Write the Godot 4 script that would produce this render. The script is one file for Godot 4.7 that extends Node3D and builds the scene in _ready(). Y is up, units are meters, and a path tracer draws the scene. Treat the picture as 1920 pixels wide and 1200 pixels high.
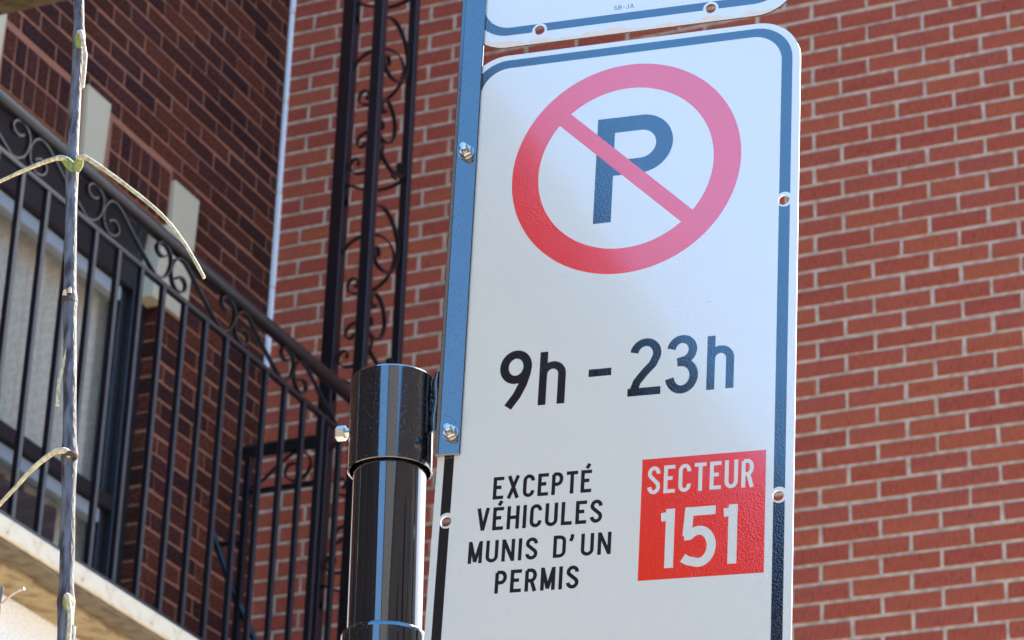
extends Node3D
# A parking sign on its post in front of two brick houses with a wrought-iron balcony.
# World: y up, metres; the red house's face lies in the plane z = ZR, the dark house's face in the plane x = XL.

const ZR := -8.44
const XL := -4.89
const XRAIL := -3.75
const EYE := Vector3(0, 1.65, 0)

var rng := RandomNumberGenerator.new()
var cam: Camera3D
var M := {}
# the sign's own axes: origin at its top left corner, x along its top edge, y up, z out of its face
var SX := Vector3(0.9957, -0.0231, -0.0893)
var SY := Vector3(0.0214, 0.9996, -0.0199)
var SN := Vector3(0.0897, 0.0179, 0.9958)
var SO := Vector3(-0.9601, 2.9512, -1.9705)


func _ready() -> void:
	rng.seed = 4711
	camera_and_light()
	materials()
	setting()
	red_house()
	dark_house()
	balcony()
	railing()
	column()
	end_railing()
	street_behind()
	sign_post()
	signs()
	sapling()


# ------------------------------------------------------------------ camera, sky, sun, exposure
func camera_and_light() -> void:
	cam = Camera3D.new()
	cam.name = "camera"
	add_child(cam)
	cam.transform = Transform3D(Basis(Vector3(0.9136166, 0.02998823, -0.40546938), Vector3(0.15071869, 0.90124202, 0.4062594), Vector3(0.37760905, -0.43227715, 0.81886988)).orthonormalized(), EYE)
	var att := CameraAttributesPhysical.new()
	att.frustum_focal_length = 108.4
	att.frustum_focus_distance = 2.40
	att.frustum_near = 0.05
	att.frustum_far = 300.0
	att.exposure_aperture = 30.0
	cam.attributes = att
	cam.fov = rad_to_deg(2.0 * atan(600.0 / 5420.0))
	cam.near = 0.05
	cam.far = 300.0
	cam.current = true

	var sky_mat := ProceduralSkyMaterial.new()
	sky_mat.sky_top_color = lin(0.115, 0.365, 0.82)
	sky_mat.sky_horizon_color = lin(0.5, 0.6, 0.72)
	sky_mat.sky_curve = 0.16
	sky_mat.ground_bottom_color = lin(0.2, 0.19, 0.18)
	sky_mat.ground_horizon_color = lin(0.4, 0.42, 0.45)
	sky_mat.sun_angle_max = 55.0
	sky_mat.sun_curve = 0.5
	var sky := Sky.new()
	sky.sky_material = sky_mat
	var env := Environment.new()
	env.background_mode = Environment.BG_SKY
	env.sky = sky
	env.background_energy_multiplier = 1.0
	env.tonemap_mode = Environment.TONE_MAPPER_LINEAR
	env.tonemap_exposure = 4.65
	env.sdfgi_enabled = true
	env.ssao_enabled = true
	env.ssil_enabled = true
	var we := WorldEnvironment.new()
	we.environment = env
	add_child(we)

	var sun := DirectionalLight3D.new()
	sun.name = "sun"
	sun.light_color = Color(1.0, 0.95, 0.86)
	sun.light_energy = 1.6
	sun.light_angular_distance = 0.5
	sun.shadow_enabled = true
	add_child(sun)
	sun.look_at_from_position(Vector3(6.4, 13.6, -13.0), Vector3.ZERO, Vector3.UP)


# ------------------------------------------------------------------ helpers
func lin(r: float, g: float, b: float) -> Color:
	return Color(r, g, b).linear_to_srgb()


func V(x: float, y: float, z: float) -> Vector3:
	return Vector3(x, y, z)


func tag(o: Node, label: String, category: String, group := "") -> Node:
	o.set_meta("label", label)
	o.set_meta("category", category)
	if group != "":
		o.set_meta("group", group)
	return o


func base(called: String, at: Vector3) -> Node3D:
	var o := Node3D.new()
	o.name = called
	add_child(o, true)
	o.position = at
	return o


func st_new() -> SurfaceTool:
	var st := SurfaceTool.new()
	st.begin(Mesh.PRIMITIVE_TRIANGLES)
	return st


func put(st: SurfaceTool, called: String, m: Material, parent: Node = null) -> MeshInstance3D:
	# commits what st holds, given in world coordinates, as one named mesh under parent
	var o := MeshInstance3D.new()
	o.name = called
	var mesh: ArrayMesh = st.commit()
	o.mesh = mesh
	o.material_override = m
	var p: Node = parent if parent else self
	p.add_child(o, true)
	if parent:
		var x := Transform3D.IDENTITY
		var q: Node = parent
		while q is Node3D and q != self:
			x = (q as Node3D).transform * x
			q = q.get_parent()
		o.transform = x.affine_inverse()
	return o


func structure(o: Node) -> Node:
	o.set_meta("kind", "structure")
	return o


func tri(st: SurfaceTool, a: Vector3, b: Vector3, c: Vector3, na: Vector3, nb: Vector3, nc: Vector3, ua := Vector2.ZERO, ub := Vector2.ZERO, uc := Vector2.ZERO) -> void:
	if (a - c).cross(a - b).dot(na + nb + nc) < 0.0:
		var t := b
		b = c
		c = t
		t = nb
		nb = nc
		nc = t
		var u := ub
		ub = uc
		uc = u
	st.set_normal(na)
	st.set_uv(ua)
	st.add_vertex(a)
	st.set_normal(nb)
	st.set_uv(ub)
	st.add_vertex(b)
	st.set_normal(nc)
	st.set_uv(uc)
	st.add_vertex(c)


func quad(st: SurfaceTool, a: Vector3, b: Vector3, c: Vector3, d: Vector3, n: Vector3) -> void:
	tri(st, a, b, c, n, n, n)
	tri(st, a, c, d, n, n, n)


func quad4(st: SurfaceTool, a: Vector3, b: Vector3, c: Vector3, d: Vector3, na: Vector3, nb: Vector3, nc: Vector3, nd: Vector3) -> void:
	tri(st, a, b, c, na, nb, nc)
	tri(st, a, c, d, na, nc, nd)


func bar(st: SurfaceTool, o: Vector3, ex: Vector3, ey: Vector3, ez: Vector3, ch := 0.0) -> void:
	# a box with centre o and half extents ex, ey, ez (perpendicular vectors), its edges chamfered by ch
	var ax := [ex, ey, ez]
	for k in 3:
		var e: Vector3 = ax[k]
		var f: Vector3 = ax[(k + 1) % 3]
		var g: Vector3 = ax[(k + 2) % 3]
		var fc := f - f.normalized() * ch
		var gc := g - g.normalized() * ch
		for s in [-1.0, 1.0]:
			var c: Vector3 = o + e * s
			quad(st, c + fc + gc, c - fc + gc, c - fc - gc, c + fc - gc, (e * s).normalized())
	if ch <= 0.0:
		return
	for k in 3:
		var e: Vector3 = ax[k]
		var f: Vector3 = ax[(k + 1) % 3]
		var g: Vector3 = ax[(k + 2) % 3]
		var ec := e - e.normalized() * ch
		for s in [-1.0, 1.0]:
			for t in [-1.0, 1.0]:
				var p1: Vector3 = o + f * s + (g - g.normalized() * ch) * t
				var p2: Vector3 = o + (f - f.normalized() * ch) * s + g * t
				quad(st, p1 + ec, p1 - ec, p2 - ec, p2 + ec, (f.normalized() * s + g.normalized() * t).normalized())
	for sx in [-1.0, 1.0]:
		for sy in [-1.0, 1.0]:
			for sz in [-1.0, 1.0]:
				var X: Vector3 = ex * sx
				var Y: Vector3 = ey * sy
				var Z: Vector3 = ez * sz
				var n := (X.normalized() + Y.normalized() + Z.normalized()).normalized()
				tri(st, o + X + Y - Y.normalized() * ch + Z - Z.normalized() * ch, o + X - X.normalized() * ch + Y + Z - Z.normalized() * ch, o + X - X.normalized() * ch + Y - Y.normalized() * ch + Z, n, n, n)


func cube(st: SurfaceTool, lo: Vector3, hi: Vector3, ch := 0.0) -> void:
	var h := (hi - lo) * 0.5
	bar(st, (lo + hi) * 0.5, Vector3(h.x, 0, 0), Vector3(0, h.y, 0), Vector3(0, 0, h.z), ch)


func tube(st: SurfaceTool, pts: Array, radii: Array, sides := 12, caps := true) -> void:
	var n := pts.size()
	var rings := []
	var norms := []
	var ref := Vector3.ZERO
	for i in n:
		var t: Vector3 = ((pts[mini(i + 1, n - 1)] as Vector3) - (pts[maxi(i - 1, 0)] as Vector3)).normalized()
		if i == 0:
			ref = t.cross(Vector3(0.31, 0.2, 0.93)).normalized()
		else:
			ref = (ref - t * ref.dot(t)).normalized()
		var bi := t.cross(ref)
		var r: float = radii[mini(i, radii.size() - 1)]
		var ring := []
		var nn := []
		for k in sides:
			var a := TAU * k / sides
			var d := ref * cos(a) + bi * sin(a)
			ring.append((pts[i] as Vector3) + d * r)
			nn.append(d)
		rings.append(ring)
		norms.append(nn)
	for i in n - 1:
		for k in sides:
			var k2 := (k + 1) % sides
			quad4(st, rings[i][k], rings[i][k2], rings[i + 1][k2], rings[i + 1][k], norms[i][k], norms[i][k2], norms[i + 1][k2], norms[i + 1][k])
	if caps:
		for e in [0, n - 1]:
			var d: Vector3 = ((pts[0] as Vector3) - (pts[1] as Vector3)).normalized() if e == 0 else ((pts[n - 1] as Vector3) - (pts[n - 2] as Vector3)).normalized()
			for k in sides:
				tri(st, pts[e], rings[e][k], rings[e][(k + 1) % sides], d, d, d)


func smooth(pts: Array, per := 6) -> Array:
	# Catmull-Rom through the points (Vector3)
	var out := []
	var n := pts.size()
	for i in n - 1:
		var a: Vector3 = pts[maxi(i - 1, 0)]
		var b: Vector3 = pts[i]
		var c: Vector3 = pts[i + 1]
		var d: Vector3 = pts[mini(i + 2, n - 1)]
		for k in per:
			out.append(b.cubic_interpolate(c, a, d, float(k) / per))
	out.append(pts[n - 1])
	return out


func ribbon(st: SurfaceTool, pts: Array, side: Vector3, thick: float, wide: float) -> void:
	# a flat iron bar bent along pts in a plane whose normal is side
	var n := pts.size()
	var rows := []
	var ns := []
	for i in n:
		var t: Vector3 = ((pts[mini(i + 1, n - 1)] as Vector3) - (pts[maxi(i - 1, 0)] as Vector3)).normalized()
		var o := t.cross(side).normalized()
		ns.append(o)
		var p: Vector3 = pts[i]
		rows.append([p + o * thick + side * wide, p + o * thick - side * wide, p - o * thick - side * wide, p - o * thick + side * wide])
	for i in n - 1:
		quad4(st, rows[i][0], rows[i][1], rows[i + 1][1], rows[i + 1][0], ns[i], ns[i], ns[i + 1], ns[i + 1])
		quad4(st, rows[i][2], rows[i][3], rows[i + 1][3], rows[i + 1][2], -ns[i], -ns[i], -ns[i + 1], -ns[i + 1])
		quad(st, rows[i][0], rows[i][3], rows[i + 1][3], rows[i + 1][0], side)
		quad(st, rows[i][1], rows[i][2], rows[i + 1][2], rows[i + 1][1], -side)
	for e in [0, n - 1]:
		var d: Vector3 = ((pts[0] as Vector3) - (pts[1] as Vector3)).normalized() if e == 0 else ((pts[n - 1] as Vector3) - (pts[n - 2] as Vector3)).normalized()
		quad(st, rows[e][0], rows[e][1], rows[e][2], rows[e][3], d)


func turtle(p: Vector2, heading: float, arcs: Array) -> PackedVector2Array:
	# a curve of tangent arcs, each [radius, degrees turned]; radius 0 is a straight piece of that length
	var out := PackedVector2Array([p])
	var h := deg_to_rad(heading)
	for a in arcs:
		var r: float = a[0]
		var turn: float = deg_to_rad(a[1])
		if r == 0.0:
			p += Vector2(cos(h), sin(h)) * float(a[1])
			out.append(p)
			continue
		var steps := maxi(3, int(absf(a[1]) / 12.0))
		for i in steps:
			h += turn / steps * 0.5
			p += Vector2(cos(h), sin(h)) * absf(turn) / steps * r
			h += turn / steps * 0.5
			out.append(p)
	return out


func lathe(st: SurfaceTool, o: Vector3, axis: Vector3, prof: Array, seg := 48) -> void:
	# prof: [radius, height] pairs; sharp edges are doubled by the caller where wanted
	var t := axis.cross(Vector3(0, 0, 1)).normalized()
	var b := axis.cross(t).normalized()
	for i in prof.size() - 1:
		var r0: float = prof[i][0]
		var h0: float = prof[i][1]
		var r1: float = prof[i + 1][0]
		var h1: float = prof[i + 1][1]
		var sl := Vector2(h1 - h0, r0 - r1).normalized()
		for k in seg:
			var a0 := TAU * k / seg
			var a1 := TAU * (k + 1) / seg
			var d0 := t * cos(a0) + b * sin(a0)
			var d1 := t * cos(a1) + b * sin(a1)
			var n0 := d0 * sl.x + axis * sl.y
			var n1 := d1 * sl.x + axis * sl.y
			var p := [o + d0 * r0 + axis * h0, o + d1 * r0 + axis * h0, o + d1 * r1 + axis * h1, o + d0 * r1 + axis * h1]
			if r0 < 1e-6:
				tri(st, p[0], p[2], p[3], n0, n1, n0)
			elif r1 < 1e-6:
				tri(st, p[0], p[1], p[2], n0, n1, n1)
			else:
				quad4(st, p[0], p[1], p[2], p[3], n0, n1, n1, n0)


func hexagon(st: SurfaceTool, o: Vector3, axis: Vector3, r: float, h: float, twist := 0.0) -> void:
	# a hexagonal nut or bolt head with a chamfered outer face
	var t := axis.cross(Vector3(0.1, 1, 0.1)).normalized()
	var b := axis.cross(t).normalized()
	for k in 6:
		var a0 := TAU * k / 6.0 + twist
		var a1 := TAU * (k + 1) / 6.0 + twist
		var d0 := t * cos(a0) + b * sin(a0)
		var d1 := t * cos(a1) + b * sin(a1)
		var n := (d0 + d1).normalized()
		quad(st, o + d0 * r, o + d1 * r, o + d1 * r + axis * h * 0.86, o + d0 * r + axis * h * 0.86, n)
		quad(st, o + d0 * r + axis * h * 0.86, o + d1 * r + axis * h * 0.86, o + d1 * r * 0.86 + axis * h, o + d0 * r * 0.86 + axis * h, (n + axis * 1.2).normalized())
		tri(st, o + axis * h, o + d0 * r * 0.86 + axis * h, o + d1 * r * 0.86 + axis * h, axis, axis, axis)
		tri(st, o, o + d0 * r, o + d1 * r, -axis, -axis, -axis)


# ------------------------------------------------------------------ textures and materials
func noise_image(kind: int, freq: float, octaves: int, size: Vector2i, sd: int) -> Image:
	var n := FastNoiseLite.new()
	n.seed = sd
	n.noise_type = kind
	n.frequency = freq
	n.fractal_octaves = octaves
	var im := n.get_seamless_image(size.x, size.y)
	im.convert(Image.FORMAT_L8)
	return im


func ramp_tex(im: Image, stops: Array) -> ImageTexture:
	# maps grey 0..1 onto colours: stops are [position, Color]
	var lut := PackedByteArray()
	lut.resize(256 * 3)
	for i in 256:
		var x := i / 255.0
		var c: Color = stops[0][1]
		for k in stops.size() - 1:
			if x >= stops[k][0]:
				var t := clampf((x - float(stops[k][0])) / maxf(float(stops[k + 1][0]) - float(stops[k][0]), 1e-5), 0.0, 1.0)
				c = (stops[k][1] as Color).lerp(stops[k + 1][1], t)
		lut[i * 3] = int(c.r * 255.0)
		lut[i * 3 + 1] = int(c.g * 255.0)
		lut[i * 3 + 2] = int(c.b * 255.0)
	var src := im.get_data()
	var out := PackedByteArray()
	out.resize(src.size() * 3)
	for i in src.size():
		var v := src[i] * 3
		out[i * 3] = lut[v]
		out[i * 3 + 1] = lut[v + 1]
		out[i * 3 + 2] = lut[v + 2]
	return ImageTexture.create_from_image(Image.create_from_data(im.get_width(), im.get_height(), false, Image.FORMAT_RGB8, out))


func mat(called: String, c: Color, rough: float, spec := 0.5) -> StandardMaterial3D:
	var m := StandardMaterial3D.new()
	m.resource_name = called
	m.albedo_color = c
	m.roughness = rough
	m.metallic_specular = spec
	M[called] = m
	return m


func world_map(m: StandardMaterial3D, tex: Texture2D, scale: Vector3, bump: Texture2D = null, bump_cm := 0.0) -> void:
	m.albedo_texture = tex
	m.uv1_triplanar = true
	m.uv1_world_triplanar = true
	m.uv1_triplanar_sharpness = 4.0
	m.uv1_scale = scale
	if bump:
		m.heightmap_enabled = true
		m.heightmap_texture = bump
		m.heightmap_scale = bump_cm


func pitted(cells: Image, rough: Image) -> ImageTexture:
	# a smooth paint film with a faint brush texture and scattered pin-holes
	var a := cells.get_data()
	var b := rough.get_data()
	var out := PackedByteArray()
	out.resize(a.size())
	for i in a.size():
		var hole := 0.0
		if b[i] > 118:
			hole = clampf(1.0 - a[i] / 34.0, 0.0, 1.0)
		out[i] = int(clampf(190.0 + (b[i] - 128.0) * 0.22 - hole * 170.0, 0, 255))
	return ImageTexture.create_from_image(Image.create_from_data(cells.get_width(), cells.get_height(), false, Image.FORMAT_L8, out))


func materials() -> void:
	var soft := noise_image(FastNoiseLite.TYPE_SIMPLEX_SMOOTH, 0.012, 5, Vector2i(512, 512), 11)
	var fine := noise_image(FastNoiseLite.TYPE_SIMPLEX, 0.09, 4, Vector2i(512, 512), 12)
	var w := Color.WHITE
	var soft_tex := ramp_tex(soft, [[0.25, Color(0.78, 0.76, 0.75)], [0.5, Color(0.93, 0.93, 0.92)], [0.75, w]])
	var fine_tex := ramp_tex(fine, [[0.2, Color(0.72, 0.7, 0.7)], [0.5, Color(0.92, 0.92, 0.92)], [0.8, w]])
	var fine_bump := ImageTexture.create_from_image(fine)
	var mottle := ramp_tex(noise_image(FastNoiseLite.TYPE_SIMPLEX, 0.03, 5, Vector2i(512, 512), 13), [[0.2, Color(0.66, 0.6, 0.62)], [0.45, Color(0.9, 0.88, 0.88)], [0.7, w]])
	var drag := ramp_tex(noise_image(FastNoiseLite.TYPE_SIMPLEX, 0.03, 5, Vector2i(512, 512), 14), [[0.15, Color(0.82, 0.79, 0.79)], [0.5, Color(0.95, 0.95, 0.95)], [0.8, w]])
	var plain := ramp_tex(fine, [[0.2, Color(0.9, 0.89, 0.88)], [0.6, w], [1.0, w]])
	var joint := ramp_tex(soft, [[0.2, Color(0.86, 0.84, 0.82)], [0.5, Color(0.95, 0.945, 0.94)], [0.75, w]])
	# red bricks: wire-cut faces with faint upright drag marks
	var reds := [Vector3(0.385, 0.078, 0.041), Vector3(0.40, 0.085, 0.045), Vector3(0.365, 0.072, 0.041), Vector3(0.41, 0.091, 0.044), Vector3(0.38, 0.081, 0.047)]
	for i in reds.size():
		var v: Vector3 = reds[i]
		var m := mat("red_brick_%d" % i, lin(v.x * 0.96, v.y * 1.04, v.z * 1.05), 0.93, 0.22)
		world_map(m, drag, Vector3(9.0, 1.3, 9.0), fine_bump, 0.015)
		m.uv1_offset = Vector3(i * 0.37, i * 0.21, 0)
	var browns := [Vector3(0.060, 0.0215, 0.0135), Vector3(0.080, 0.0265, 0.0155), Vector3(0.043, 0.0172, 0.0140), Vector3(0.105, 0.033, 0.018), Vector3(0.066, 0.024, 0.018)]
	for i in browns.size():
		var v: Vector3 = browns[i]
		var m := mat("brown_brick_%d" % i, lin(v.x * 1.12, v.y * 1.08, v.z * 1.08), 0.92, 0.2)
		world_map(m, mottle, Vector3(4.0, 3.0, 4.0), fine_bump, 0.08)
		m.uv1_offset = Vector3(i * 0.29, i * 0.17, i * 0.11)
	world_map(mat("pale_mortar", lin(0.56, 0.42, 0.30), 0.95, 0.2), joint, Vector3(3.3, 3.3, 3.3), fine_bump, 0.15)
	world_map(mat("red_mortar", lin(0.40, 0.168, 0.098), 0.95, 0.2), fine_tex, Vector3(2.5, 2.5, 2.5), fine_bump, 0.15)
	world_map(mat("cast_stone", lin(0.54, 0.455, 0.30), 0.9, 0.3), plain, Vector3(3, 3, 3), fine_bump, 0.05)
	mat("white_trim", lin(0.70, 0.69, 0.66), 0.6)
	var iron := mat("black_iron", lin(0.004, 0.005, 0.008), 0.29, 0.45)
	world_map(iron, fine_tex, Vector3(3, 3, 3), fine_bump, 0.04)
	world_map(mat("cream_paint", lin(0.58, 0.49, 0.355), 0.7, 0.4), ramp_tex(soft, [[0.0, Color(0.6, 0.55, 0.48)], [0.2, Color(0.92, 0.9, 0.86)], [0.4, Color(0.97, 0.97, 0.96)], [0.7, w]]), Vector3(3, 3, 3), fine_bump, 0.05)
	world_map(mat("ochre_paint", lin(0.36, 0.26, 0.13), 0.75, 0.4), soft_tex, Vector3(2, 2, 2))
	world_map(mat("white_paint", lin(0.86, 0.85, 0.80), 0.7, 0.4), plain, Vector3(2, 2, 2))
	world_map(mat("brown_paint", lin(0.16, 0.115, 0.06), 0.7, 0.4), soft_tex, Vector3(2, 2, 2))
	mat("window_frame", lin(0.012, 0.010, 0.010), 0.45)
	mat("pale_frame", lin(0.30, 0.32, 0.32), 0.5)
	mat("room_plaster", lin(0.38, 0.35, 0.31), 0.9)
	var glass := mat("glass", Color(0.5, 0.55, 0.55, 0.07), 0.03, 0.6)
	glass.transparency = BaseMaterial3D.TRANSPARENCY_ALPHA
	world_map(mat("curtain", lin(0.66, 0.59, 0.43), 0.95, 0.1), plain, Vector3(2, 0.5, 2))
	# black gloss paint with small pits and chips
	var pits := noise_image(FastNoiseLite.TYPE_CELLULAR, 0.06, 1, Vector2i(512, 512), 21)
	var rough_tex := ramp_tex(pits, [[0.0, w], [0.05, w], [0.09, Color(0.12, 0.12, 0.12)], [1.0, Color(0.1, 0.1, 0.1)]])
	var gloss := mat("gloss_black", lin(0.006, 0.006, 0.0075), 1.0, 0.7)
	gloss.uv1_triplanar = true
	gloss.uv1_scale = Vector3(6, 6, 6)
	gloss.roughness_texture = rough_tex
	gloss.clearcoat_enabled = true
	gloss.clearcoat = 1.0
	gloss.clearcoat_roughness = 0.06
	gloss.heightmap_enabled = true
	gloss.heightmap_texture = pitted(pits, noise_image(FastNoiseLite.TYPE_SIMPLEX, 0.03, 4, Vector2i(512, 512), 22))
	gloss.heightmap_scale = 0.0045
	var drip := gloss.duplicate() as StandardMaterial3D
	drip.resource_name = "pole_black"
	drip.uv1_scale = Vector3(6, 0.5, 6)
	drip.heightmap_scale = 0.002
	drip.heightmap_texture = ImageTexture.create_from_image(noise_image(FastNoiseLite.TYPE_SIMPLEX, 0.03, 4, Vector2i(512, 512), 22))
	drip.roughness_texture = null
	drip.roughness = 0.06
	drip.clearcoat_roughness = 0.03
	M["pole_black"] = drip
	var steel := mat("zinc_steel", lin(0.62, 0.60, 0.56), 0.28)
	steel.metallic = 1.0
	world_map(steel, fine_tex, Vector3(20, 20, 20))
	var alu := mat("sheet_edge", lin(0.55, 0.56, 0.56), 0.45)
	alu.metallic = 0.6
	world_map(mat("rusty_edge", lin(0.10, 0.055, 0.03), 0.9, 0.3), mottle, Vector3(20, 20, 20))
	mat("sheet_back", lin(0.4, 0.41, 0.41), 0.5)
	# sapling: dark bark under a pale waxy bloom
	var bark := noise_image(FastNoiseLite.TYPE_SIMPLEX, 0.02, 5, Vector2i(512, 512), 31)
	world_map(mat("bloom_bark", Color.WHITE, 0.7, 0.4), ramp_tex(bark, [[0.0, lin(0.02, 0.016, 0.018)], [0.25, lin(0.035, 0.029, 0.034)], [0.45, lin(0.075, 0.078, 0.092)], [0.65, lin(0.105, 0.115, 0.135)], [1.0, lin(0.14, 0.15, 0.17)]]), Vector3(9, 2.2, 9), fine_bump, 0.06)
	world_map(mat("petiole", lin(0.52, 0.46, 0.30), 0.7, 0.4), soft_tex, Vector3(25, 25, 25))
	world_map(mat("petiole_pale", lin(0.55, 0.44, 0.36), 0.7, 0.4), soft_tex, Vector3(25, 25, 25))
	world_map(mat("bud_green", lin(0.20, 0.24, 0.08), 0.7, 0.4), soft_tex, Vector3(40, 40, 40))
	world_map(mat("bark_scar", lin(0.10, 0.06, 0.04), 0.9, 0.3), fine_tex, Vector3(25, 25, 25))
	world_map(mat("concrete", lin(0.50, 0.46, 0.40), 0.95, 0.3), soft_tex, Vector3(0.4, 0.4, 0.4))
	world_map(mat("asphalt", lin(0.09, 0.09, 0.09), 0.95, 0.3), fine_tex, Vector3(0.8, 0.8, 0.8))
	world_map(mat("row_brick", lin(0.022, 0.015, 0.012), 0.9, 0.3), mottle, Vector3(0.8, 2.0, 0.8))
	world_map(mat("far_brick", lin(0.40, 0.25, 0.15), 0.9, 0.3), mottle, Vector3(0.8, 2.0, 0.8))
	world_map(mat("far_concrete", lin(0.17, 0.175, 0.19), 0.95, 0.3), soft_tex, Vector3(0.4, 0.4, 0.4))
	mat("far_glass", lin(0.012, 0.013, 0.015), 0.25, 0.3)
	mat("slate", lin(0.06, 0.055, 0.05), 0.8)


# ------------------------------------------------------------------ the setting
func setting() -> void:
	var st := st_new()
	quad(st, V(-150, 0, -150), V(150, 0, -150), V(150, 0, 150), V(-150, 0, 150), Vector3.UP)
	structure(put(st, "ground", M.concrete))
	st = st_new()
	quad(st, V(5.0, 0.004, -150), V(10.5, 0.004, -150), V(10.5, 0.004, 150), V(5.0, 0.004, 150), Vector3.UP)
	structure(put(st, "road", M.asphalt))


func in_view(p: Vector3) -> bool:
	var c := cam.transform.affine_inverse() * p
	if c.z > -0.1:
		return false
	var x := c.x / -c.z * 5420.0
	var y := c.y / -c.z * 5420.0
	return absf(x) < 968.0 and absf(y) < 608.0


func behind_sign(p: Vector3) -> bool:
	var d := p - EYE
	var t := (SO - EYE).dot(SN) / d.dot(SN)
	var q := EYE + d * t - SO
	var x := q.dot(SX)
	return x > -0.005 and x < 0.3 and q.dot(SY) > -0.6


func brick_mesh(l: float, h: float, d: float, sd: int) -> ArrayMesh:
	# one brick: centre of its face at the origin, face towards +z, worn edges, a little uneven
	var r := RandomNumberGenerator.new()
	r.seed = sd
	var st := st_new()
	var ch := 0.0035
	var f := []
	var b := []
	var k := []
	for c in [Vector2(-1, -1), Vector2(1, -1), Vector2(1, 1), Vector2(-1, 1)]:
		var j := Vector3(r.randf_range(-0.0012, 0.0012), r.randf_range(-0.0015, 0.0015), 0)
		f.append(Vector3(c.x * (l * 0.5 - ch), c.y * (h * 0.5 - ch), r.randf_range(-0.0008, 0.0008)) + j)
		b.append(Vector3(c.x * l * 0.5, c.y * h * 0.5, -ch) + j)
		k.append(Vector3(c.x * l * 0.5, c.y * h * 0.5, -d) + j)
	quad(st, f[0], f[1], f[2], f[3], Vector3(0, 0, 1))
	var outs := [Vector3(0, -1, 0), Vector3(1, 0, 0), Vector3(0, 1, 0), Vector3(-1, 0, 0)]
	for i in 4:
		var i2 := (i + 1) % 4
		var o: Vector3 = outs[i]
		quad(st, f[i], f[i2], b[i2], b[i], (o + Vector3(0, 0, 1)).normalized())
		quad(st, b[i], b[i2], k[i2], k[i], o)
	return st.commit()


func lay(house: Node3D, list: Array, meshes: Array, mats: Array, turn: Basis, rest_name: String) -> void:
	# list: {at, len (share of a full brick), show}; the 300 that show most become parts, the rest one part
	list.sort_custom(func(a, b): return a.show > b.show)
	var rest := []
	for i in mats.size():
		rest.append([])
	var count := 0
	for e in list:
		var mi: int = e.m
		var x := Transform3D(turn.scaled_local(Vector3(e.len, e.get("tall", 1.0), 1)) if true else turn, e.at)
		if e.show > 0 and count < 300:
			count += 1
			var o := MeshInstance3D.new()
			o.name = "brick"
			o.mesh = meshes[e.v]
			o.material_override = mats[mi]
			house.add_child(o, true)
			o.transform = Transform3D(Basis(), house.position).affine_inverse() * x
		else:
			(rest[mi] as Array).append([x, e.v])
	var all := ArrayMesh.new()
	for i in mats.size():
		var st := st_new()
		for r in rest[i]:
			st.append_from(meshes[r[1]], 0, r[0])
		all = st.commit(all)
		all.surface_set_material(all.get_surface_count() - 1, mats[i])
	var mo := MeshInstance3D.new()
	mo.name = rest_name
	mo.mesh = all
	mo.set_meta("kind", "stuff")
	house.add_child(mo, true)
	mo.position = -house.position


func pick_tone(n: int) -> int:
	return rng.randi_range(0, n - 1)


func red_house() -> void:
	var house := base("red_brick_house", V(-2.2, 0, ZR))
	tag(house, "house wall of bright red bricks with pale mortar behind the parking sign", "house")
	var st := st_new()
	cube(st, V(XL + 0.002, 0, ZR - 9.0), V(-1.80, 8.9, ZR - 0.0045))
	put(st, "wall", M.pale_mortar, house)
	st = st_new()
	cube(st, V(XL, 8.9, ZR - 9.1), V(-1.7, 9.05, ZR + 0.1), 0.01)
	put(st, "roof_cornice", M.slate, house)
	var meshes := []
	for i in 5:
		meshes.append(brick_mesh(0.1905, 0.0546, 0.06, 100 + i))
	var mats := []
	for i in 5:
		mats.append(M["red_brick_%d" % i])
	var list := []
	var pitch := 0.06684
	for k in range(-102, 106):
		var y := 6.8056 + k * pitch
		if y < 0.05 or y > 8.86:
			continue
		var x := -2.452 + 0.10135 * (1.0 + 2.0 * 0.0) + (0.10135 if (k % 2) != 0 else 0.0)
		while x > XL - 0.05:
			x -= 0.2027
		while x < -1.82:
			var a := maxf(x - 0.0952, XL + 0.004)
			var b := minf(x + 0.0952, -1.80)
			if b - a > 0.03:
				var c := (a + b) * 0.5
				var show := 0
				if y > 4.4 and y < 8.0:
					for q in [V(a, y, ZR), V(b, y, ZR), V(c, y, ZR)]:
						if in_view(q) and not behind_sign(q):
							show += 1
				list.append({"at": V(c + rng.randf_range(-0.0015, 0.0015), y + rng.randf_range(-0.0012, 0.0012), ZR + rng.randf_range(-0.0012, 0.0012)), "len": (b - a) / 0.1905, "v": rng.randi_range(0, 4), "m": pick_tone(5), "show": show})
			x += 0.2027
	lay(house, list, meshes, mats, Basis(), "brickwork")
	# the white strip that closes the corner between the two houses
	st = st_new()
	for i in 30:
		var y0 := i * 0.4
		var j0 := sin(i * 1.7) * 0.0015
		cube(st, V(XL - 0.001, y0 + 0.0015, ZR - 0.002), V(XL + 0.020 + j0, y0 + 0.4, ZR + 0.012), 0.004)
	tag(put(st, "corner_strip", M.white_trim), "narrow white strip in the corner between red and dark brick walls", "trim")


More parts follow.
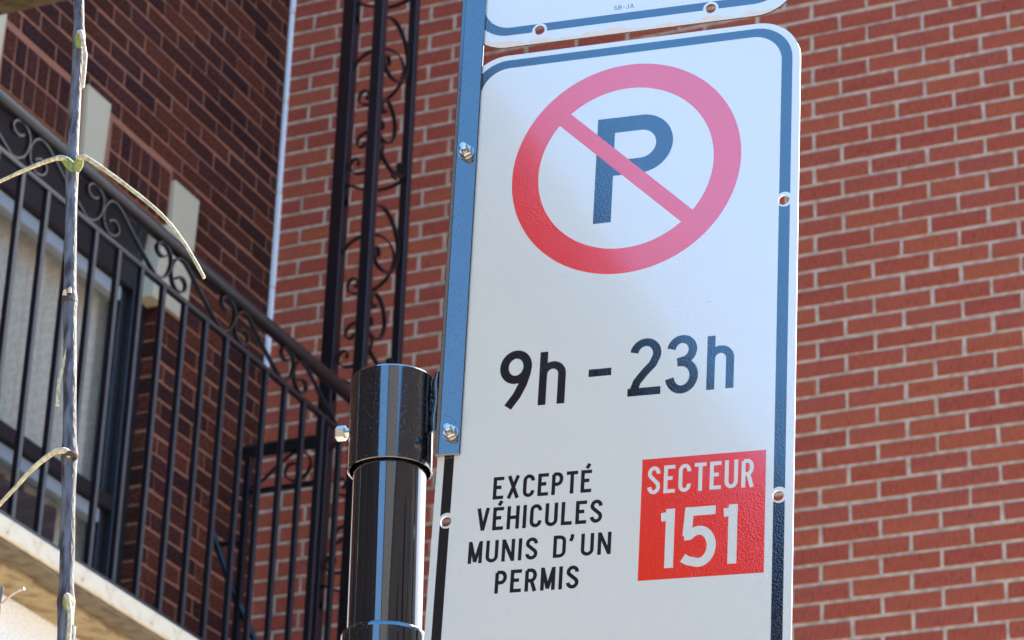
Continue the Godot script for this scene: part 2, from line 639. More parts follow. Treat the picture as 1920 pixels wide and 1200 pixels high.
func dark_house() -> void:
	var house := base("dark_brick_house", V(XL, 0, -6.5))
	tag(house, "house wall of dark brown bricks with cream lintel stones behind the balcony", "house")
	var f := XL - 0.0045
	var bk := XL - 0.3
	var st := st_new()
	var z0 := ZR - 0.5
	var z1 := -2.6
	var zj := -7.692   # jambs of the balcony window
	var zn := -6.62
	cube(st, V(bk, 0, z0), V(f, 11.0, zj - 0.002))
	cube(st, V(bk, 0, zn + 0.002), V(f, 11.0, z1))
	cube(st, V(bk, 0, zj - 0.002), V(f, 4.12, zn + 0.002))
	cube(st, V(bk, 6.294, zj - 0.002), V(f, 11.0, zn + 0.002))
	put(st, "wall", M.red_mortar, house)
	st = st_new()
	cube(st, V(bk - 6.0, 11.0, z0), V(XL + 0.25, 11.25, z1), 0.01)
	put(st, "roof_cornice", M.slate, house)
	st = st_new()
	cube(st, V(bk - 6.0, 0.0, z0), V(bk - 0.9, 11.0, z1))
	cube(st, V(bk - 0.9, 0.0, z0), V(bk, 11.0, z0 + 0.1))
	cube(st, V(bk - 0.9, 0.0, z1 - 0.1), V(bk, 11.0, z1))
	cube(st, V(bk - 0.9, 3.9, z0 + 0.1), V(bk, 4.1, z1 - 0.1))
	cube(st, V(bk - 0.9, 6.45, z0 + 0.1), V(bk, 6.6, z1 - 0.1))
	put(st, "room_wall", M.room_plaster, house)
	var meshes := []
	for i in 5:
		meshes.append(brick_mesh(0.200, 0.0570, 0.06, 200 + i))
	var mats := []
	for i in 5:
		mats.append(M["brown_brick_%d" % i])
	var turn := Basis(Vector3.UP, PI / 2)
	var list := []
	for k in range(-101, 60):
		var y := 6.906 + k * 0.0675
		if y < 0.05:
			continue
		var cuts := []
		if y > 4.10 and y < 6.32:
			cuts.append([zj, zn])
		if y > 6.27 and y < 6.53:
			cuts.append([-7.70, -6.40])
		if y > 5.99 and y < 6.50:
			cuts.append([-7.874, -7.60])
		var z := -7.23 + 0.1053 + (0.1053 if (k % 2) != 0 else 0.0) + 0.2106 * 22
		while z > ZR - 0.1:
			var spans := [[z - 0.1003, z + 0.1003]]
			for c in cuts:
				var nxt := []
				for s in spans:
					if s[1] <= c[0] or s[0] >= c[1]:
						nxt.append(s)
						continue
					if s[0] < c[0] - 0.02:
						nxt.append([s[0], c[0]])
					if s[1] > c[1] + 0.02:
						nxt.append([c[1], s[1]])
				spans = nxt
			for s in spans:
				var a := maxf(s[0], ZR + 0.003)
				var b := minf(s[1], z1)
				if b - a < 0.02:
					continue
				var show := 0
				if y > 4.6 and y < 8.0:
					for q in [V(XL, y, a), V(XL, y, b), V(XL, y, (a + b) * 0.5)]:
						if in_view(q):
							show += 1
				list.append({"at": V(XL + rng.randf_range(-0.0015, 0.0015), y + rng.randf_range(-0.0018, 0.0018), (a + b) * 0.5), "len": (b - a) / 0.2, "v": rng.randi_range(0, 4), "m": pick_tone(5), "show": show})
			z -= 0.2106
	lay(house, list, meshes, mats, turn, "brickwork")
	# two rows of upright bricks over the window, between the lintel stones
	var up_mesh := brick_mesh(0.0575, 0.1005, 0.06, 301)
	for row in 2:
		for i in 22:
			var z := -6.655 - i * 0.0665
			if z > -7.70 and not (z < -7.075 and z > -7.27):
				var o := MeshInstance3D.new()
				o.name = "upright_brick"
				o.mesh = up_mesh
				o.material_override = mats[pick_tone(5)]
				house.add_child(o, true)
				o.transform = Transform3D(turn, V(XL + rng.randf_range(-0.001, 0.001), 6.3485 + row * 0.1105, z) - house.position)
	for q in [[-7.247, -7.098], [-6.60, -6.45]]:
		var s := st_new()
		var a: float = q[0]
		var b: float = q[1]
		wedge(s, [Vector2(a + 0.012, 6.29), Vector2(b - 0.012, 6.29), Vector2(b, 6.55), Vector2(a, 6.55)], XL - 0.08, XL + 0.012)
		put(s, "lintel_stone", M.cast_stone, house)
	st = st_new()
	wedge(st, [Vector2(-7.848, 5.992), Vector2(-7.612, 5.992), Vector2(-7.66, 6.29), Vector2(-7.695, 6.30), Vector2(-7.695, 6.485), Vector2(-7.868, 6.485)], XL - 0.08, XL + 0.012)
	put(st, "lintel_stone", M.cast_stone, house)
	# the balcony window: dark frame, pale rail, two panes
	st = st_new()
	var xf := XL - 0.055
	var xb := xf - 0.09
	cube(st, V(xb, 4.12, zj), V(xf, 6.29, zj + 0.085), 0.004)
	cube(st, V(xb, 4.12, zn - 0.085), V(xf, 6.29, zn), 0.004)
	cube(st, V(xb, 6.02, zj + 0.086), V(xf - 0.004, 6.29, zn - 0.086), 0.004)
	cube(st, V(xb, 5.198, zj + 0.086), V(xf - 0.004, 5.252, zn - 0.086), 0.004)
	cube(st, V(xb, 4.121, zj + 0.086), V(xf - 0.004, 4.20, zn - 0.086), 0.004)
	var win := put(st, "window", M.window_frame, house)
	win.set_meta("label", "tall window with a dark frame and pale curtains")
	st = st_new()
	cube(st, V(xb + 0.01, 4.2, zj + 0.087), V(xf - 0.03, 6.018, zj + 0.118), 0.003)
	cube(st, V(xb + 0.01, 4.2, zj + 0.1185), V(xf - 0.05, 6.018, zj + 0.127), 0.002)
	put(st, "sash_stile", M.window_frame, win)
	st = st_new()
	cube(st, V(xb + 0.02, 5.145, zj + 0.128), V(xf - 0.025, 5.196, zn - 0.09), 0.004)
	put(st, "sash_rail", M.pale_frame, win)
	st = st_new()
	cube(st, V(xb + 0.02, 5.965, zj + 0.128), V(xf - 0.025, 6.018, zn - 0.09), 0.004)
	put(st, "sash_rail", M.pale_frame, win)
	st = st_new()
	cube(st, V(xb + 0.03, 5.253, zj + 0.128), V(xb + 0.036, 5.964, zn - 0.09))
	put(st, "pane", M.glass, win)
	st = st_new()
	cube(st, V(xb + 0.03, 4.201, zj + 0.128), V(xb + 0.036, 5.144, zn - 0.09))
	put(st, "pane", M.glass, win)
	# curtains hang just inside
	drape("sheer curtain in soft folds behind the upper balcony window pane", zn - 0.02, -7.43, 5.15, 6.2, 0.013, 1.9)
	drape("narrow pale curtain hanging full length at the window's right side", -7.44, zj + 0.03, 4.15, 6.2, 0.010, 3.1)


func drape(label: String, za: float, zb: float, y0: float, y1: float, fold: float, ph: float) -> void:
	var st := st_new()
	var n := 70
	var x := XL - 0.165
	for i in n:
		var pts := []
		for t in [float(i) / n, float(i + 1) / n]:
			var z := lerpf(za, zb, t)
			var w := sin(z * 62.0 + ph) * fold + sin(z * 23.0 + ph * 2.0) * fold * 0.8
			var s := (cos(z * 62.0 + ph) * 62.0 + cos(z * 23.0 + ph * 2.0) * 23.0 * 0.8) * fold
			pts.append([V(x + w, y0, z), V(x + w * 0.8, y1, z), V(1, 0, -s).normalized()])
		quad4(st, pts[0][0], pts[1][0], pts[1][1], pts[0][1], pts[0][2], pts[1][2], pts[1][2], pts[0][2])
	tag(put(st, "curtain", M.curtain), label, "curtain")


func wedge(st: SurfaceTool, zy: Array, xa: float, xb: float) -> void:
	# a polygon in the plane of the dark wall (z, y), given thickness along x
	var pg := PackedVector2Array(zy)
	var ix := Geometry2D.triangulate_polygon(pg)
	for i in range(0, ix.size(), 3):
		var a := pg[ix[i]]
		var b := pg[ix[i + 1]]
		var c := pg[ix[i + 2]]
		tri(st, V(xb, a.y, a.x), V(xb, b.y, b.x), V(xb, c.y, c.x), Vector3.RIGHT, Vector3.RIGHT, Vector3.RIGHT)
		tri(st, V(xa, a.y, a.x), V(xa, b.y, b.x), V(xa, c.y, c.x), Vector3.LEFT, Vector3.LEFT, Vector3.LEFT)
	var mid := Vector2.ZERO
	for p in pg:
		mid += p / pg.size()
	for i in pg.size():
		var a := pg[i]
		var b := pg[(i + 1) % pg.size()]
		var n := (b - a).orthogonal().normalized()
		if n.dot((a + b) * 0.5 - mid) < 0:
			n = -n
		quad(st, V(xb, a.y, a.x), V(xb, b.y, b.x), V(xa, b.y, b.x), V(xa, a.y, a.x), V(0, n.y, n.x))


func balcony() -> void:
	var b := base("balcony", V(-4.3, 4.1, -5.9))
	tag(b, "cream edged balcony floor slab carrying the black iron railing", "balcony")
	var z0 := -7.36
	var z1 := -4.2
	var xo := XRAIL + 0.03
	var st := st_new()
	cube(st, V(XL + 0.004, 4.085, z0), V(xo, 4.136, z1), 0.004)
	put(st, "floor_slab", M.cream_paint, b)
	st = st_new()
	cube(st, V(xo - 0.075, 4.072, z0 + 0.005), V(xo - 0.008, 4.0845, z1 - 0.005), 0.003)
	put(st, "drip_strip", M.brown_paint, b)
	st = st_new()
	cube(st, V(xo - 0.184, 4.060, z0 + 0.01), V(xo - 0.076, 4.0845, z1 - 0.01), 0.004)
	put(st, "edge_beam", M.ochre_paint, b)
	var bay := base("bay_front", V(xo - 0.2, 0, -5.8))
	tag(bay, "white painted wall of the bay under the balcony's left end", "wall")
	st = st_new()
	cube(st, V(XL + 0.006, 0, z0 + 0.03), V(xo - 0.185, 4.084, z1 - 0.03), 0.004)
	put(st, "wall", M.white_paint, bay)
	st = st_new()
	cube(st, V(xo - 0.184, 3.90, z0 + 0.03), V(xo - 0.172, 3.93, z1 - 0.03), 0.003)
	put(st, "ledge", M.brown_paint, bay)
	# the landing above: only its underside's far corner is in sight
	var c := base("upper_landing", V(-4.2, 6.1, -5.2))
	tag(c, "underside of a brown painted landing in the upper left corner", "landing")
	st = st_new()
	cube(st, V(XL + 0.005, 6.10, -5.965), V(-3.6, 6.22, -4.3), 0.006)
	put(st, "floor_slab", M.brown_paint, c)
	for z in [-5.9, -4.45]:
		st = st_new()
		cube(st, V(XL + 0.006, 6.02, z), V(-3.7, 6.099, z + 0.06), 0.004)
		put(st, "joist", M.brown_paint, c)


func railing() -> void:
	var r := base("balcony_railing", V(XRAIL, 4.14, -5.8))
	tag(r, "black iron balcony railing with scrollwork sloping across the left side", "railing")
	var st := st_new()
	tube(st, [V(XRAIL, 5.176, -4.3), V(XRAIL, 5.176, -7.03)], [0.0205], 24)
	put(st, "handrail", M.black_iron, r)
	for e in [["scroll_rail", 5.041, 0.007], ["bottom_rail", 4.150, 0.0075]]:
		st = st_new()
		cube(st, V(XRAIL - 0.009, e[1] - e[2], -7.03), V(XRAIL + 0.009, e[1] + e[2], -4.3), 0.0015)
		put(st, e[0], M.black_iron, r)
	var bal: Mesh = null
	for i in 23:
		var z := -6.939 + i * 0.1151
		var o: MeshInstance3D
		if bal == null:
			st = st_new()
			cube(st, V(-0.0078, 4.157, -0.0078), V(0.0078, 5.035, 0.0078), 0.0012)
			bal = st.commit()
		o = MeshInstance3D.new()
		o.name = "baluster"
		o.mesh = bal
		o.material_override = M.black_iron
		r.add_child(o, true)
		o.position = V(XRAIL, 0, z) - r.position
	var hook := [[-0.012, 5.130], [-0.030, 5.118], [-0.054, 5.121], [-0.062, 5.136], [-0.050, 5.151], [-0.026, 5.157], [0.0, 5.150], [0.014, 5.128], [0.010, 5.098], [-0.005, 5.072], [-0.030, 5.055], [-0.052, 5.050]]
	var tail := [[0.046, 5.088], [0.062, 5.100], [0.085, 5.102], [0.098, 5.086], [0.086, 5.066], [0.055, 5.056], [0.030, 5.070], [0.018, 5.100], [0.030, 5.132], [0.055, 5.152], [0.088, 5.152], [0.135, 5.130], [0.200, 5.095], [0.300, 5.048]]
	for i in 8:
		var s0 := 6.615 - i * 0.3525 + 0.005
		for shape in [hook, tail]:
			var p := []
			for q in shape:
				if s0 + q[0] < 7.02:
					p.append(V(XRAIL, q[1], -(s0 + q[0])))
			st = st_new()
			ribbon(st, smooth(p), Vector3.RIGHT, 0.0026, 0.0062)
			put(st, "scroll", M.black_iron, r)


func scroll_piece(parent: Node3D, pts: PackedVector2Array, o: Vector3, ux: Vector3, side: Vector3) -> void:
	var p := []
	for q in pts:
		p.append(o + ux * q.x + Vector3.UP * q.y)
	var st := st_new()
	ribbon(st, p, side, 0.0028, 0.0065)
	put(st, "scroll", M.black_iron, parent)


func column() -> void:
	var zc := -7.283
	var c := base("iron_column", V(XRAIL, 4.14, zc))
	tag(c, "tall black iron corner column of three posts filled with scrolls", "column")
	for q in [[-3.986, zc, 0.0225], [XRAIL, -7.045, 0.0175], [XRAIL, zc, 0.0140]]:
		var st := st_new()
		cube(st, V(q[0] - q[2], 4.137, q[1] - q[2]), V(q[0] + q[2], 8.0, q[1] + q[2]), 0.002)
		put(st, "post", M.black_iron, c)
	var st2 := st_new()
	cube(st2, V(-4.03, 8.0, -7.32), V(-3.70, 8.06, -7.0), 0.004)
	put(st2, "cap_plate", M.black_iron, c)
	# broad panel between the far posts and narrow panel towards the near post
	var big := turtle(Vector2(0.175, 0.075), 200.0, [[0.012, -150], [0.028, -120], [0.06, -60], [0.13, -0.001], [0.115, 215], [0.10, 80], [0.05, 60]])
	var y := 4.42 + 0.0
	while y < 7.9:
		for panel in [[V(-3.986 + 0.022, 0, zc), Vector3.RIGHT, Vector3(0, 0, 1), 1.0], [V(XRAIL, 0, -7.045 - 0.017), Vector3(0, 0, -1), Vector3.RIGHT, 1.02]]:
			var o: Vector3 = panel[0]
			var k: float = panel[3]
			# a large C whose back touches the first post, its upper end curled in
			var a := turtle(Vector2(0.115, 0.065) * k, 20.0, [[0.016 * k, 210], [0.030 * k, 110], [0.105 * k, 175], [0.10 * k, 60], [0.06 * k, 40]])
			place(c, a, o + Vector3.UP * (y - 0.02), panel, 0.002)
			# a smaller C below it, both ends curled
			var b := turtle(Vector2(0.10, 0.03) * k, 30.0, [[0.014 * k, 200], [0.032 * k, 120], [0.076 * k, 170], [0.034 * k, 120], [0.014 * k, 180]])
			place(c, b, o + Vector3.UP * (y - 0.30), panel, 0.008)
			# a small hooked scroll between them and a long S along the second post
			var s := turtle(Vector2(0.06, 0.0) * k, 200.0, [[0.012 * k, -220], [0.024 * k, -140], [0.16 * k, -50], [0.16 * k, 60], [0.03 * k, 150], [0.014 * k, 160]])
			place(c, s, o + Vector3.UP * (y - 0.44), panel, 0.10)
		y += 0.69


func place(c: Node3D, pts: PackedVector2Array, o: Vector3, panel: Array, left: float) -> void:
	# shifts the curve so that its leftmost point lies at left and its middle height at o
	var lo := Vector2(9, 9)
	var hi := Vector2(-9, -9)
	for p in pts:
		lo = lo.min(p)
		hi = hi.max(p)
	var lim := 0.196
	left = minf(left, lim - (hi.x - lo.x))
	var moved := PackedVector2Array()
	for p in pts:
		moved.append(Vector2(clampf(p.x - lo.x + left, 0.0, lim), p.y - (lo.y + hi.y) * 0.5))
	scroll_piece(c, moved, o, panel[1], panel[2])


func end_railing() -> void:
	var z := -7.283
	var r := base("end_railing", V(-4.15, 4.14, z))
	tag(r, "short black iron railing closing the balcony's end beside the column", "railing")
	var st := st_new()
	tube(st, [V(-4.30, 5.184, z), V(-4.0095, 5.184, z)], [0.022], 20)
	put(st, "handrail", M.black_iron, r)
	st = st_new()
	cube(st, V(-4.25, 5.036, z - 0.008), V(-4.0095, 5.052, z + 0.008), 0.0015)
	put(st, "scroll_rail", M.black_iron, r)
	st = st_new()
	cube(st, V(-4.262, 4.137, z - 0.011), V(-4.240, 5.17, z + 0.011), 0.0015)
	put(st, "post", M.black_iron, r)
	var p := []
	for q in [[-4.235, 5.058], [-4.19, 5.085], [-4.13, 5.135], [-4.085, 5.158], [-4.045, 5.145], [-4.030, 5.110], [-4.05, 5.072], [-4.09, 5.062], [-4.118, 5.085], [-4.112, 5.115], [-4.085, 5.120], [-4.072, 5.100]]:
		p.append(V(q[0], q[1], z))
	st = st_new()
	ribbon(st, smooth(p), Vector3(0, 0, 1), 0.0028, 0.0062)
	put(st, "scroll", M.black_iron, r)
	var h := base("stair_handrail", V(-4.3, 4.14, z - 0.02))
	tag(h, "dark sloping stair handrail seen between the balusters near the corner", "handrail")
	st = st_new()
	tube(st, smooth([V(-4.362, 4.925, z), V(-4.345, 4.885, z), V(-4.264, 4.70, z), V(-4.19, 4.56, z), V(-4.03, 4.20, z), V(-4.0, 4.137, z)], 4), [0.0115], 12)
	put(st, "rail", M.black_iron, h)
	st = st_new()
	tube(st, [V(-4.345, 4.885, z), V(-4.262, 4.879, z)], [0.009], 10)
	put(st, "bracket", M.black_iron, h)


# ------------------------------------------------------------------ what the glossy paint mirrors: houses along the street behind the camera
func facade(called: String, label: String, a: Vector2, b: Vector2, deep: float, h: float, wall: Material, bays: int) -> void:
	# a house whose street face runs from a to b (x, z); it extends to the right of a->b by deep
	var u := Vector3(b.x - a.x, 0, b.y - a.y)
	var len := u.length()
	u /= len
	var n := Vector3(u.z, 0, -u.x)    # out of the street face
	var o := Vector3(a.x, 0, a.y)
	var house := base(called, o)
	tag(house, label, "house", "houses along the street behind the camera")
	var st := st_new()
	bar(st, o + u * len * 0.5 - n * deep * 0.5 + Vector3.UP * h * 0.5, u * len * 0.5, Vector3.UP * h * 0.5, n * deep * 0.5)
	put(st, "wall", wall, house)
	st = st_new()
	bar(st, o + u * len * 0.5 - n * (deep * 0.5 - 0.1) + Vector3.UP * (h + 0.1), u * (len * 0.5 + 0.15), Vector3.UP * 0.1, n * (deep * 0.5 + 0.25), 0.02)
	put(st, "roof_cornice", M.slate, house)
	for fl in int(h / 2.9):
		for i in bays:
			var c := o + u * len * (i + 0.5) / bays + n * 0.03 + Vector3.UP * (1.7 + fl * 2.85)
			st = st_new()
			bar(st, c, u * 0.55, Vector3.UP * 0.85, n * 0.05, 0.01)
			var w := put(st, "window", M.window_frame, house)
			st = st_new()
			bar(st, c + n * 0.045, u * 0.47, Vector3.UP * 0.77, n * 0.02)
			put(st, "pane", M.far_glass, w)


func street_behind() -> void:
	facade("row_house", "brown brick row house behind the camera on the near pavement", Vector2(-4.75, 9.6), Vector2(-2.75, 24.3), 8.0, 10.7, M.row_brick, 5)
	facade("neighbour_house", "dark brown brick house next to the balcony house behind the camera", Vector2(XL, -2.55), Vector2(XL, 9.2), 7.0, 10.6, M.row_brick, 4)
	facade("end_house", "tall grey concrete apartment house at the far end of the street behind the camera", Vector2(29.0, 42.0), Vector2(9.5, 44.0), 12.0, 26.0, M.far_concrete, 7)
	facade("corner_house", "brown brick house across the street with pale window frames", Vector2(12.0, 20.0), Vector2(12.0, -6.0), 9.0, 10.5, M.far_brick, 6)


# ------------------------------------------------------------------ sign post
func on_sign(x_mm: float, y_mm: float, n_mm: float) -> Vector3:
	return SO + SX * x_mm * 0.001 + SY * y_mm * 0.001 + SN * n_mm * 0.001


func lifted(x_mm: float, y_mm: float, n_mm: float) -> Vector3:
	# the point n_mm in front of the sign plate that covers (x, y) of it
	var k := n_mm / 2025.0
	return on_sign(x_mm + (810.0 - x_mm) * k, y_mm + (-1319.0 - y_mm) * k, n_mm)


func sign_post() -> void:
	var axis := Vector3(-0.0184, 0.9998, 0.0).normalized()
	var cb := V(-1.0109, 2.5670, -1.962)
	var post := base("sign_post", V(-1.0109 + 0.0184 * 2.58, 0, -1.962))
	tag(post, "glossy black street sign post with a wide cap and a flat side bar", "post")
	var down := (cb.y) / axis.y
	var st := st_new()
	lathe(st, cb, axis, [[0.0304, -down], [0.0304, 0.06]], 64)
	put(st, "pole", M.pole_black, post)
	st = st_new()
	var R := 0.0352
	lathe(st, cb, axis, [[R - 0.0016, -0.0035], [R - 0.0006, -0.0040], [R, -0.0034], [R, 0.0785], [R - 0.0012, 0.0802], [R - 0.003, 0.0810], [0.0, 0.0815]], 64)
	lathe(st, cb, axis, [[R - 0.0016, -0.0035], [R - 0.0018, 0.055], [0.0304, 0.056]], 64)
	put(st, "cap", M.gloss_black, post)
	st = st_new()
	lathe(st, cb, axis, [[0.0306, -0.1435], [0.0325, -0.1440], [0.0342, -0.1456], [0.0350, -0.1480], [0.0350, -0.42], [0.0306, -0.42]], 64)
	put(st, "collar", M.gloss_black, post)
	# hexagon bolt on the left of the cap
	st = st_new()
	var bo := V(-1.0119 - 0.0345, 2.6020, -1.955)
	var bx := V(-1, 0.02, 0.12).normalized()
	tube(st, [bo - bx * 0.004, bo + bx * 0.005], [0.0042], 16)
	hexagon(st, bo + bx * 0.004, bx, 0.0066, 0.0082, 0.35)
	put(st, "bolt", M.zinc_steel, post)
	# the flat bar that carries the plates: an angle iron, turned a little out of their plane
	st = st_new()
	var fa := lifted(-2.85, -377.6, 5.0)
	var fb := lifted(19.2, -377.6, 5.0)
	var ta := lifted(-8.7, 64.5, 5.0)
	var dirn := (ta - fa).normalized()
	var across := (fb - fa)
	across = (across - dirn * across.dot(dirn)).normalized()
	var nn := across.cross(dirn).normalized()
	var tw := Basis(dirn, deg_to_rad(6.0))
	across = tw * across
	nn = tw * nn
	var wide := 0.0212
	var long := 1.02
	var mid := fa + dirn * long * 0.5 + across * wide * 0.5
	bar(st, mid - nn * 0.0015, across * wide * 0.5, dirn * long * 0.5, nn * 0.0015, 0.0007)
	bar(st, fa + dirn * long * 0.5 + across * 0.0015 - nn * 0.0155, across * 0.0015, dirn * long * 0.5, nn * 0.0124, 0.0005)
	var sb := put(st, "side_bar", M.gloss_black, post)
	st = st_new()
	bar(st, fa + dirn * long * 0.5 + across * 0.0016 + nn * 0.0004, (across * 0.9 - nn * 0.25).normalized() * 0.0016, dirn * long * 0.4996, (nn * 0.9 + across * 0.25).normalized() * 0.0006, 0.0003)
	put(st, "rolled_edge", M.gloss_black, sb)
	st = st_new()
	var wd := fa + dirn * 0.052 - nn * 0.006 - across * 0.003
	tube(st, smooth([wd - dirn * 0.028, wd - dirn * 0.016 - across * 0.0006, wd + across * 0.0004, wd + dirn * 0.014 - across * 0.0008, wd + dirn * 0.026], 5), [0.0028, 0.0042, 0.0035, 0.0046, 0.004, 0.0047, 0.0036, 0.0044, 0.0038, 0.0045, 0.0034, 0.0042, 0.0036, 0.0044, 0.0038, 0.004, 0.0034, 0.0036, 0.003, 0.0028, 0.0022], 12)
	put(st, "weld", M.gloss_black, post)
	for q in [[4.4, -91.0], [8.6, -357.0], [0.3, 230.0]]:
		var p := lifted(q[0], q[1], 8.0)
		p = p - nn * (p - mid).dot(nn)
		st = st_new()
		lathe(st, p, nn, [[0.0068, 0.0002], [0.0068, 0.0010], [0.0, 0.0011]], 24)
		hexagon(st, p + nn * 0.001, nn, 0.0062, 0.0052, 0.5)
		var nut := put(st, "nut", M.zinc_steel, post)
		st = st_new()
		lathe(st, p + nn * 0.005, nn, [[0.0034, 0.0], [0.0034, 0.0080], [0.0028, 0.0090], [0.0, 0.0091]], 20)
		put(st, "bolt_end", M.zinc_steel, nut)


# ------------------------------------------------------------------ the printed plates
const TW := 1024
const TH := 2048
const PX := 1024.0 / 300.0
var canvas := PackedByteArray()


func ink(polys: Array, c: Color) -> void:
	# fills polygons (mm, y down from the plate's top) by the even-odd rule, with soft edges
	var top := 1e9
	var bot := -1e9
	for pg in polys:
		for p in pg:
			top = minf(top, p.y)
			bot = maxf(bot, p.y)
	var r8 := c.r * 255.0
	var g8 := c.g * 255.0
	var b8 := c.b * 255.0
	var sub := 4
	for row in range(maxi(0, int(top * PX)), mini(TH, int(bot * PX) + 1)):
		var cover := {}
		var full := []
		for s in sub:
			var y := (row + (s + 0.5) / sub) / PX
			var xs := []
			for pg in polys:
				var n: int = pg.size()
				var a: Vector2 = pg[n - 1]
				for p in pg:
					if (a.y > y) != (p.y > y):
						xs.append((a.x + (y - a.y) / (p.y - a.y) * (p.x - a.x)) * PX)
					a = p
			xs.sort()
			for i in range(0, xs.size() - 1, 2):
				full.append([clampf(xs[i], 0, TW), clampf(xs[i + 1], 0, TW)])
		var acc := {}
		for f in full:
			var x0: float = f[0]
			var x1: float = f[1]
			for x in range(int(x0), mini(TW, int(ceil(x1)))):
				acc[x] = acc.get(x, 0.0) + minf(x1, x + 1.0) - maxf(x0, x)
		for x in acc:
			var k: float = minf(acc[x] / sub, 1.0)
			var at: int = (row * TW + x) * 3
			canvas[at] = int(canvas[at] * (1.0 - k) + r8 * k)
			canvas[at + 1] = int(canvas[at + 1] * (1.0 - k) + g8 * k)
			canvas[at + 2] = int(canvas[at + 2] * (1.0 - k) + b8 * k)


func round_rect(x0: float, y0: float, x1: float, y1: float, r: float, seg := 10) -> PackedVector2Array:
	var out := PackedVector2Array()
	for k in 4:
		var c := Vector2(x1 - r if k < 2 else x0 + r, y1 - r if k == 1 or k == 2 else y0 + r)
		for i in seg + 1:
			var a := -PI / 2 + k * PI / 2 + i * PI / 2 / seg
			out.append(c + Vector2(cos(a), sin(a)) * r)
	return out


func disc(c: Vector2, r: float, seg := 96) -> PackedVector2Array:
	var out := PackedVector2Array()
	for i in seg:
		out.append(c + Vector2(cos(TAU * i / seg), sin(TAU * i / seg)) * r)
	return out


func arc(c: Vector2, rx: float, ry: float, a0: float, a1: float, seg := 14) -> Array:
	# angles in degrees, 0 to the right, 90 upwards (y down here)
	var out := []
	for i in seg + 1:
		var a := deg_to_rad(lerpf(a0, a1, float(i) / seg))
		out.append(c + Vector2(cos(a) * rx, -sin(a) * ry))
	return out


